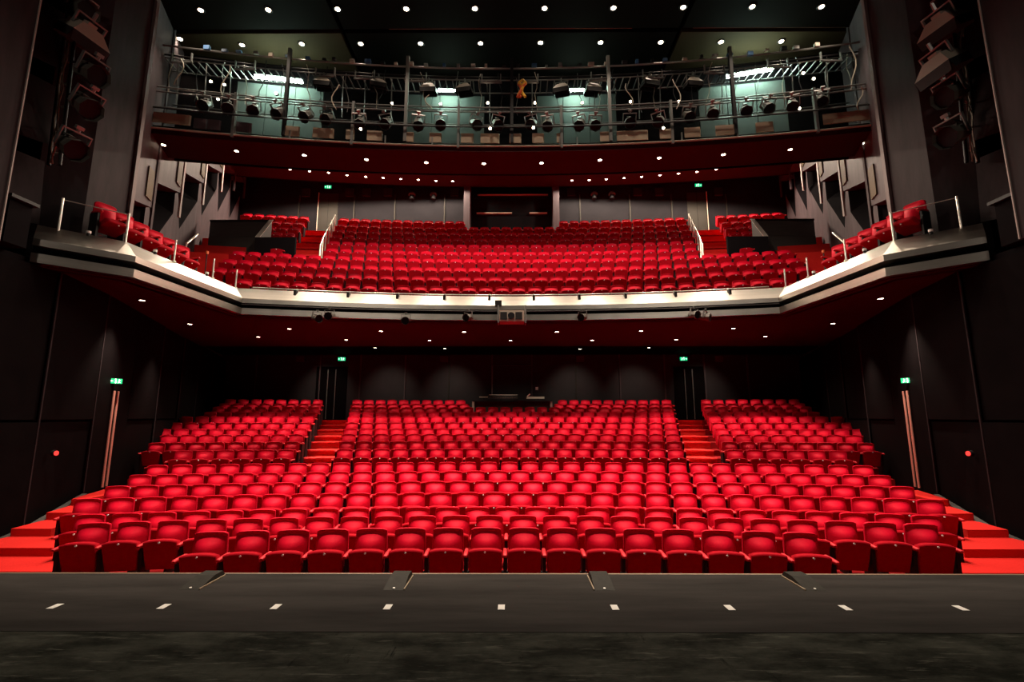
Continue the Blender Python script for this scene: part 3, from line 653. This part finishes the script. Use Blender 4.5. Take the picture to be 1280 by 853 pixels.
# ------------------------------------------------------------------ stage tape marks and stage-edge wedges
for k, u in enumerate((66, 203, 344, 484.5, 626.5, 768, 911, 1055, 1198)):
    p = at(u, 759.5, z=0.0); o = tag(MB().box(-.03, .03, -.055, .055, 0, .0022).build('tape_mark', M['tape']), 'white tape mark on the dark stage floor, %s from left' % ordinal(k + 1), 'tape', 'tape marks along the stage'); o.location = (p.x, p.y, 0.0004)
for k, x in enumerate((-3.02, -1.04, 1.0, 3.03)):
    e = empty('edge_wedge', (x, 4.94, 0.001), 0, 'small black wedge box at the stage edge, %s from left' % ordinal(k + 1), 'wedge', 'wedge boxes on the stage edge')
    MB().add([(-.10, 0, 0), (.10, 0, 0), (.09, .26, .056), (-.09, .26, .056), (-.10, .44, 0), (.10, .44, 0), (.09, .40, .056), (-.09, .40, .056)],
             [(0, 1, 2, 3), (3, 2, 6, 7), (7, 6, 5, 4), (0, 3, 7, 4), (1, 5, 6, 2), (0, 4, 5, 1)]).build('sloping_lid', mat('scuffed_wedge_lid', (0.016, 0.015, 0.013), 0.6, spec=0.08, noise=(14, (0.035, 0.033, 0.027), 0.3)), e)
    MB().box(-.11, -.10, 0, .42, 0, .012).build('edge_tape', M['tan'], e) if k > 1 else MB().box(.10, .11, 0, .42, 0, .012).build('edge_tape', M['tan'], e)
    MB().tube((0, .03, .004), (0, .028, .012), .012, 8).build('stud', M['plate'], e)

# ------------------------------------------------------------------ lanterns
def lantern_meshes():
    # axis along -Y (towards the stage); origin at the clamp, body hanging below
    R_ = Matrix.Translation((0, 0, -.26)) @ Matrix.Rotation(math.radians(90), 4, 'X')
    body = MB().lathe([(.02, -.24), (.10, -.22), (.125, -.14), (.135, .06), (.13, .10), (.165, .13), (.17, .22)], R_, 8, False)
    body.box(-.05, .05, .05, .2, -.14, -.11)
    lens = MB().lathe([(.001, .15), (.15, .15)], R_, 12)
    yoke = MB(); yoke.box(-.19, -.175, -.03, .03, -.30, -.02); yoke.box(.175, .19, -.03, .03, -.30, -.02); yoke.box(-.19, .19, -.03, .03, -.03, -.01)
    clamp = MB().tube((0, 0, -.02), (0, 0, .06), .03, 6); clamp.box(-.05, .05, -.03, .03, .03, .08)
    return body.mesh('housing', M['lanternmid']), lens.mesh('lens', M['lens']), yoke.mesh('yoke', M['pipe']), clamp.mesh('clamp', M['pipe'])
LM = lantern_meshes()
def flood_meshes():
    b = MB()
    t, w = .13, .25
    vs = [(-t, -.10, -.10), (t, -.10, -.10), (t, .10, -.10), (-t, .10, -.10), (-w, -.22, -.27), (w, -.22, -.27), (w, .14, -.27), (-w, .14, -.27)]
    b.add(vs, [(0, 1, 2, 3), (0, 4, 5, 1), (1, 5, 6, 2), (2, 6, 7, 3), (3, 7, 4, 0)]); b.box(-.06, .06, -.06, .06, -.10, -.05)
    doors = MB().add([(-w, -.22, -.27), (w, -.22, -.27), (w * .9, -.24, -.42), (-w * .9, -.24, -.42)], [(0, 1, 2, 3)])
    doors.add([(-w, .14, -.27), (w, .14, -.27), (w * .9, .16, -.42), (-w * .9, .16, -.42)], [(3, 2, 1, 0)])
    doors.add([(-w, -.22, -.27), (-w, .14, -.27), (-w * 1.05, .12, -.40), (-w * 1.05, -.2, -.40)], [(0, 1, 2, 3)]); doors.add([(w, -.22, -.27), (w, .14, -.27), (w * 1.05, .12, -.40), (w * 1.05, -.2, -.40)], [(3, 2, 1, 0)])
    lens = MB().box(-w * .95, w * .95, -.20, .12, -.275, -.268)
    yoke = MB(); yoke.box(-.20, -.18, -.02, .02, -.18, .0); yoke.box(.18, .20, -.02, .02, -.18, .0); yoke.box(-.20, .20, -.02, .02, -.01, .01); yoke.tube((0, 0, 0), (0, 0, .12), .025, 6)
    return b.mesh('housing', M['lanterntan']), doors.mesh('barn_door', M['black']), lens.mesh('lens', M['lens']), yoke.mesh('yoke', M['pipe'])
FM = flood_meshes()
def lantern(p, rz, rx, label, group, scale=1.0, kind='spot'):
    e = empty('stage_lantern' if kind == 'spot' else 'flood_lantern', p, 0, label, 'lantern', group)
    e.rotation_euler = (rx, 0, rz); e.scale = (scale,) * 3
    for nm, me in zip(('housing', 'lens', 'yoke', 'clamp') if kind == 'spot' else ('housing', 'barn_door', 'lens', 'yoke'), LM if kind == 'spot' else FM): link(nm, me, e)
    return e
LOWER = [(252, 127), (284, 131), (315, 133), (343, 137), (378, 141), (406, 145), (448, 150), (480, 151), (523, 152), (551, 152), (597, 153), (624, 153), (663, 153), (684, 153), (723, 153), (745, 153), (788, 151), (822, 150), (863, 143), (891, 139), (933, 136), (963, 132), (990, 130), (1028, 123)]
for k, (u, v) in enumerate(LOWER):
    x0 = (u - 643) / 600 * 15.2; y = BY(x0) - .10; p = at(u, v, y=y)
    lantern(p + Vector((0, .0, .27)), random.uniform(-.5, .5) - x0 * .03, math.radians(random.uniform(38, 58)), 'black stage lantern on the bridge knee rail, %s from left' % ordinal(k + 1), 'lanterns along the bridge rail', 1.12)
UPPER = [(404, 102), (473, 104), (536, 109), (581, 110), (702, 110), (741, 110), (812, 103), (866, 103)]
for k, (u, v) in enumerate(UPPER):
    x0 = (u - 643) / 600 * 15.4; y = BY(x0) + .25; p = at(u, v, y=y)
    lantern(p + Vector((0, 0, .22)), random.uniform(-.3, .3), math.radians(random.uniform(2, 12)), 'tan topped flood lantern hanging over the bridge, %s from left' % ordinal(k + 1), 'flood lanterns over the bridge', 1.05, 'flood')

# ------------------------------------------------------------------ lighting bridge
br = empty('lighting_bridge', (0, BY(0), 10.35), 0, 'curved technical lighting bridge of pipes and rails under black ceiling', 'bridge')
O = Vector((0, BY(0), 10.35))
def arcpipe(name, off, z, r, m, x0=-11.2, x1=11.2, n=24, parent=br):
    b = MB(); pts = [Vector((x, BY(x) + off, z)) - O for x in [x0 + (x1 - x0) * k / n for k in range(n + 1)]]
    b.path(pts, r, 6); return b.build(name, m, parent)
b = MB().sweep([(0.05, 10.31), (0.05, 10.40), (1.6, 10.40), (1.6, 10.31)], [(x, y) for x, y in bpath]); wk = b.build('walkway', M['blackmatt'], br); wk.location = -O
arcpipe('hand_rail', 0, 11.66, .024, M['pipe']); arcpipe('hand_rail', 0, 11.50, .024, M['pipe']); arcpipe('knee_rail', -.04, 10.96, .028, M['pipe'])
arcpipe('bumper_rail', -.10, 10.90, .02, M['black'])
arcpipe('top_pipe', .05, 13.12, .03, M['pipe']); arcpipe('top_pipe', .25, 12.95, .025, M['black']); arcpipe('back_pipe', 1.0, 12.25, .022, M['pipe']); arcpipe('back_pipe', 1.3, 11.9, .022, M['pipe'])
for u in (362, 507, 640, 763, 912):
    x = (u - 643) / 600 * 15.5 + CX; MB().box(x - .05, x + .05, BY(x) - O.y - .05, BY(x) - O.y + .05, .05, 3.1).build('tall_post', M['pipe'] if u in (507, 763) else M['black'], br)
for u in (180, 301, 440, 572, 703, 840, 1006, 1110):
    x = (u - 643) / 600 * 15.3 + CX; MB().box(x - .04, x + .04, BY(x) - O.y - .06, BY(x) - O.y + .04, -.15, 1.36).build('short_post', M['pipe'], br)
for u in (297, 428, 455, 488, 525, 800, 826, 900, 980, 1018, 1075, 270, 240, 666, 612, 745):  # thin hangers behind
    x = (u - 643) / 600 * 16 + CX; MB().tube((x, BY(x) - O.y + .55, 1.15), (x, BY(x) - O.y + .45, 2.6), .018, 5).build('hanger', M['pipe'], br)
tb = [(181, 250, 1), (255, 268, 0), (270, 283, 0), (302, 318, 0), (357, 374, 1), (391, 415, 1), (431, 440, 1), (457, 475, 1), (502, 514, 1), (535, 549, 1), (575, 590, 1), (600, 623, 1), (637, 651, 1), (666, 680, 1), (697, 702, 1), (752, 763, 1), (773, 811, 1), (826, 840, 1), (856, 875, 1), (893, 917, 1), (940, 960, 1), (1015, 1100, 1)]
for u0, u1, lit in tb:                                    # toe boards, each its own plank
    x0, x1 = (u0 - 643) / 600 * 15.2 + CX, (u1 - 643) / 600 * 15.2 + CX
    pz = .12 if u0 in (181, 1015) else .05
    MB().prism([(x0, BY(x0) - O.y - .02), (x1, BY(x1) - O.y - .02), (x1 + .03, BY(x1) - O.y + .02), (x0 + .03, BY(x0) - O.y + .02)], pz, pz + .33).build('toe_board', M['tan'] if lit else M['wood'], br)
for k in range(96):                                       # rungs of the cable ladder over the walkway
    x = -10.9 + 21.8 * k / 95
    if 44 < k < 52: continue
    MB().box(x - .015, x + .015, BY(x) - O.y + .30, BY(x) - O.y + .95, 2.50 + .0, 2.53).build('ladder_rung', M['pipe'], br)
arcpipe('ladder_stile', .30, 12.88, .02, M['pipe']); arcpipe('ladder_stile', .95, 12.88, .02, M['pipe'])
arcpipe('front_ledge', -.02, 10.28, .03, M['cable'], -11.0, 11.0)
for u in (306, 368, 482, 540, 700, 722, 850, 915):        # stubs under the walkway
    x = (u - 643) / 600 * 15.4 + CX; MB().box(x - .02, x + .02, BY(x) - O.y - .04, BY(x) - O.y, -.05, .22).build('stub', M['pipe'], br)
# bundles of control gear on the top pipe, small colour caps
for k in range(40):
    x = -9.6 + 19.2 * k / 39 + random.uniform(-.1, .1)
    MB().cbox((x, BY(x) - O.y + .02, 2.83 + random.uniform(-.03, .05)), random.uniform(.08, .2), .1, random.uniform(.06, .14)).build('junction_box', random.choice((M['lanterntan'], M['black'], M['pipe'], mat('blue_connector', (0.03, 0.10, 0.22), 0.5))), br)
rb = random.Random(3)
for k in range(34):                                       # control cables dropping from the top pipes to the lanterns
    x = -10.6 + 21.2 * k / 33 + rb.uniform(-.2, .2); o_ = rb.uniform(.15, .5); pts = []; sw = rb.uniform(-.25, .25)
    for t in range(6): pts.append(Vector((x + sw * t / 5 + .05 * math.sin(t * 1.7 + k), BY(x) - O.y + o_, 2.75 - 1.5 * t / 5 * rb.uniform(.9, 1.0))))
    MB().path(pts, .012, 4).build('drop_cable', M['cable'] if k % 3 == 0 else M['black'] if k % 3 == 1 else M['pipe'], br)
for k in range(12):                                       # short spreader brackets above the walkway
    x = -10 + 20 * k / 11 + rb.uniform(-.4, .4); MB().box(x - .35, x + .35, BY(x) - O.y + .1, BY(x) - O.y + .16, 2.30, 2.34).box(x - .33, x - .30, BY(x) - O.y + .1, BY(x) - O.y + .16, 2.30, 2.62).box(x + .30, x + .33, BY(x) - O.y + .1, BY(x) - O.y + .16, 2.30, 2.62).build('spreader', M['pipe'], br)
# rear wall of the bridge, in boards
gw = struct(MB().sweep([(1.75, 10.3), (1.75, 14.15), (1.85, 14.15), (1.85, 10.3)], bpath).build('wall_bridge', M['blackmatt']))
for k in range(24):
    x0, x1 = bx[k] + .012, bx[k + 1] - .012
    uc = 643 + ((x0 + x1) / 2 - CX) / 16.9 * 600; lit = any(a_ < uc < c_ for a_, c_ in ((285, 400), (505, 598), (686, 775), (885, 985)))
    MB().prism([(x0, BY(x0) + 1.70), (x1, BY(x1) + 1.70), (x1, BY(x1) + 1.76), (x0, BY(x0) + 1.76)], 10.4, 13.3).build('board', M['litwall'] if lit else M['woodlow'], gw)
for (u0, v0, u1, v1, lab) in ((318, 94, 378, 101, 'long lit fluorescent tube at the left of the bridge'), (908, 97, 966, 87, 'long lit fluorescent tube at the right of the bridge'), (548, 113, 570, 114, 'short lit fluorescent tube left of the bridge centre'), (709, 114, 730, 113.5, 'short lit fluorescent tube right of the bridge centre')):
    xx = ((u0 + u1) / 2 - 643) / 600 * 16.5; y = BY(xx) + 1.25; a, c = at(u0, v0, y=BY((u0 - 643) / 600 * 16.5) + 1.25), at(u1, v1, y=BY((u1 - 643) / 600 * 16.5) + 1.25)
    e = empty('fluorescent_lamp', (0, 0, 0), 0, lab, 'lamp', 'fluorescent tubes on the bridge')
    MB().tube(a, c, .06, 10).build('tube', M['tube'], e); up = Vector((0, .05, .10)); MB().tube(a + up, c + up, .045, 6).build('batten', M['pipe'], e)
# red standpipe and yellow gear
e = empty('red_standpipe', (0, 0, 0), 0, 'red vertical pipe at the left end of the lighting bridge', 'pipe')
a, c = at(186, 44, y=12.95), at(171, 146, y=12.95); MB().tube(a, c, .07, 8).build('shaft', M['redpipe'], e); MB().tube(a, a + Vector((0, 0, .08)), .09, 8).build('cap', M['chrome'], e); MB().tube(at(174, 122, y=12.95), at(174, 124, y=12.95), .10, 8).build('coupling', M['chrome'], e)
e = empty('climbing_harness', at(652, 104, y=14.25), 0, 'yellow and orange harness hanging at the middle of the bridge', 'harness')
for k in range(4):
    b = MB(); pts = [Vector((-.10 + .07 * k + .10 * math.sin(t * .7 + k), .03 * math.cos(t + k), -.10 * t)) for t in range(6)]; b.path(pts, .045, 6); b.build('strap', M['yellow'] if k % 2 else M['orange'], e)
b = MB(); b.path([Vector((-.10, 0, .0)), Vector((.05, 0, .12)), Vector((.16, 0, .0)), Vector((.05, 0, -.1)), Vector((-.10, 0, 0))], .04, 6); b.build('waist_belt', M['yellow'], e)
# loose cables along the bridge
for k, (u, v, l) in enumerate(((225, 72, 34), (283, 80, 40), (420, 105, 34), (536, 118, 20), (786, 105, 30), (845, 100, 40), (1062, 60, 50), (1072, 110, 30))):
    p = at(u, v, y=BY((u - 643) / 600 * 15.6) - .05); b = MB(); pts = [p + Vector((.12 * math.sin(t * .8 + k), 0, -t * l * .026 / 6)) for t in range(7)]
    b.path(pts, .016, 5); tag(b.build('hanging_cable', M['cable']), 'loose pale cable hanging from the bridge, %s from left' % ordinal(k + 1), 'cable', 'cables hanging from the bridge')

# ------------------------------------------------------------------ lantern ladders on both side walls
def side_rig(s, side, lamps, pole_u, yv):
    e = empty('lamp_ladder', (0, 0, 0), 0, 'black pipe ladder carrying lanterns on the %s wall' % side, 'rig', 'lamp ladders at the sides')
    a, c = at(pole_u[0] - s * 5, -45, y=yv), at(pole_u[1], 205, y=yv)
    off = Vector((s * .22, 0, 0))
    MB().tube(a, c, .035, 8).build('upright', M['black'], e); MB().tube(a + off, c + off, .035, 8).build('upright', M['black'], e)
    for k in range(9):
        q = a.lerp(c, (k + .5) / 9); MB().tube(q, q + off, .02, 6).build('rung', M['pipe'], e)
    for k in range(3):
        b = MB(); pts = [a.lerp(c, t / 14) + Vector((random.uniform(-.06, .06) + s * .1, -.06, 0)) for t in range(15)]; b.path(pts, .014, 5); b.build('cable', M['cable'], e)
    for k, (u, v, kind) in enumerate(lamps):
        p = at(u, v, y=yv - .15); q = Vector((a.lerp(c, min(1, (v + 12) / 217)).x, yv, p.z + .3))
        MB().tube(q, Vector((p.x, p.y, q.z)), .022, 6).build('outrigger', M['black'], e)
        L = lantern(p + Vector((0, 0, .27)), -s * math.radians(random.uniform(72, 88)), math.radians(random.uniform(22, 38)), '%s lantern from the top of the ladder on the %s wall' % (ordinal(k + 1), side), 'lanterns on the side ladders', 1.35 if kind else 1.45, 'spot' if kind else 'flood')
side_rig(-1, 'left', [(112, 38, 0), (118, 86, 1), (112, 127, 1), (93, 178, 1), (104, 6, 1)], (97, 72), 9.0)
side_rig(1, 'right', [(1170, 30, 0), (1166, 80, 0), (1180, 116, 1), (1184, 166, 1), (1180, 6, 1)], (1187, 1206), 9.0)
for s, side, u in ((-1, 'left', 6), (1, 'right', 1272)):
    p = at(u, 268, y=8.1); e = empty('wall_box', p, 0, 'black equipment box on the near %s wall edge' % side, 'box', 'equipment boxes at the frame edges')
    MB().box(-.22, .22, -.2, .2, -.55, .25).build('case', M['blackmatt'], e); MB().box(-.30, .30, -.25, .25, .25, .31).build('lid', M['black'], e)

# ------------------------------------------------------------------ lanterns and projector on the balcony front
for k, (u, v, n) in enumerate(((396, 397, 1), (411, 394, 1), (507, 400, 1), (585, 396, 1), (728, 396, 1), (868, 393, 1), (882, 396, 1))):
    x = (u - 643) / 600 * 14.3 + CX; y = arc_y(14.2, 31, x) - .34; p = at(u, v, y=y)
    lantern(p + Vector((0, 0, .17)), (0.9, .1, .1, -.5, -.6, .4, .9)[k], math.radians(12), 'black lantern clamped to the balcony front, %s from left' % ordinal(k + 1), 'lanterns on the balcony front', .72)
p = at(640, 396, y=13.9); e = empty('projector', p, 0, 'grey box projector hung at the centre of the balcony front', 'projector')
MB().box(-.36, .36, -.25, .25, -.19, .14).build('case', M['lanterntan'], e); MB().tube((-.02, -.25, -.03), (-.02, -.31, -.03), .10, 12).build('lens', M['lens'], e); MB().box(.10, .30, -.27, -.25, -.14, .08).build('grille', M['black'], e)
MB().box(-.34, -.14, -.27, -.25, -.14, .08).build('grille', M['black'], e)
for x in (-.40, .40): MB().box(x - .02, x + .02, -.2, .2, -.22, .30).build('cradle', M['pipe'], e)
for x in (-.46, -.36): MB().box(x - .05, x + .05, .1, .2, .35, .52).build('hanging_clamp', M['black'], e)
# lamps on the balcony rear wall
for k, u in enumerate((515, 542, 743, 765)):
    p = at(u, 244, y=24.95); e = empty('dome_lamp', p, 0, 'pale dome spotlight on balcony rear wall, %s from left' % ordinal(k + 1), 'lamp', 'dome lamps on the balcony rear wall')
    MB().lathe([(.20, 0), (.18, .08), (.12, .16), (.02, .19)], Matrix.Identity(4), 12).build('dome', M['lanterntan'], e); MB().tube((0, 0, -.22), (0, 0, 0), .13, 10).build('head', M['black'], e)

# ------------------------------------------------------------------ downlights
me_trim = MB().lathe([(.085, .02), (.11, 0), (.075, -.012), (.06, .01)], Matrix.Identity(4), 14).mesh('trim_ring', M['black'])
me_lamp = MB().lathe([(.001, -.004), (.062, -.004)], Matrix.Identity(4), 12).mesh('lamp', M['lamp'])
def downlights(lst, z, where, group, power, size=110, ends=True, scale=1.0, every=1, zfun=None, blend=.6):
    for k, (u, v) in enumerate(lst):
        p = at(u, v, z=z) if zfun is None else zfun(u, v)
        e = empty('downlight', p, 0, 'small lit round downlight in %s, %s from left' % (where, ordinal(k + 1)), 'downlight', group); e.scale = (scale,) * 3
        link('trim_ring', me_trim, e); link('lamp', me_lamp, e)
        if power and k % every == 0 and (ends is True or ends <= k < len(lst) - ends): spot(p - Vector((0, 0, .08)), power * every, size, blend)
downlights([(183, 2), (205, 22), (250, 11), (335, 11), (422, 10.5), (508, 10.5), (594, 10.5), (681, 10.5), (767, 10.5), (854, 10), (940, 9.5), (1026, 10), (1077, 20), (1100, 2)], CEZ - .02, 'black ceiling, nearer row', 'downlights in the ceiling', P_CEIL, 84, scale=1.25, blend=.9)
downlights([(224, 47), (302, 55), (377, 54), (451, 54), (526, 54), (601, 54), (676, 53.5), (751, 53.5), (826, 53.5), (901, 53.5), (976, 53)], CEZ - .04, 'black ceiling, farther row', 'downlights in the ceiling', P_CEIL * .15, 90, scale=1.25)
downlights([(203, 180), (295, 188), (380, 193.5), (458, 199), (533, 203), (605, 204.5), (677, 204), (750, 200.5), (824, 198), (904, 194), (987, 188), (1080, 180)], 10.09, 'dark red bridge underside', 'downlights under the bridge', P_BALC, 168, ends=2, blend=.25)
downlights([(345, 205), (362, 211), (386.5, 213.5), (410.5, 215.5), (433.5, 218.5), (457, 220.5), (479, 222), (501, 223.5), (523, 224.5), (545, 226), (566, 226.5), (715, 226), (736.5, 225.5), (758, 224.5), (780, 223), (802, 221.5), (825, 219.5), (848, 217.5), (871, 215.5), (895, 212.5), (920, 210), (937, 204)], 13.99, 'dark balcony ceiling', 'downlights in the balcony ceiling', P_BALC * 1.15, 165, blend=.3)
downlights([(176, 375), (236, 405), (361, 411), (476, 414), (580, 415), (696, 415), (801, 414), (916, 411), (1040, 405), (1099, 374)], 4.492, 'dark red balcony underside, nearest row', 'downlights under the balcony', P_SOFF * .7, 80, blend=.9)
downlights([(322, 421), (432.5, 425), (537, 425.5), (638, 426), (740, 425.5), (845, 425), (956, 421)], 4.492, 'dark red balcony underside, second row', 'downlights under the balcony', P_SOFF, 90, blend=.9)
downlights([(378.5, 432), (469, 435), (556, 436), (725, 436.5), (811, 435), (902.5, 432)], 4.802, 'black rear stalls ceiling', 'downlights under the balcony', 0)
for u in (378.5, 469, 556, 725, 811, 902.5):           # these six are aimed a little at the rear wall
    p = at(u, 435, z=4.75); spot(p, P_REAR * .30, 60, 1.0, WARM, (p.x, 24.3, 2.7)); spot(p, P_REAR * .8, 120, 0.8, WARM, p + Vector((0, -.6, -2)))
for k, (u, v) in enumerate(sorted(((280, 105), (263, 101), (345, 116), (490, 129), (551, 130), (610, 129), (669, 129), (728, 129), (788, 128), (848, 128), (272, 123), (1003, 93), (1016, 100), (998, 137), (451, 161), (613, 161), (667, 160), (829, 161)))):
    p = at(u, v, y=BY((u - 643) / 600 * 16.2) + (.55 if v < 150 else -.14)); e = empty('pilot_lamp', p, 0, 'tiny warm pilot lamp among the lighting bridge rails, %s from left' % ordinal(k + 1), 'lamp', 'pilot lamps on the bridge')
    MB().tube((0, 0, 0), (0, -.03, 0), .04, 8).build('bulb', M['lamp'], e); MB().tube((0, .06, 0), (0, 0, 0), .05, 8).build('holder', M['black'], e)
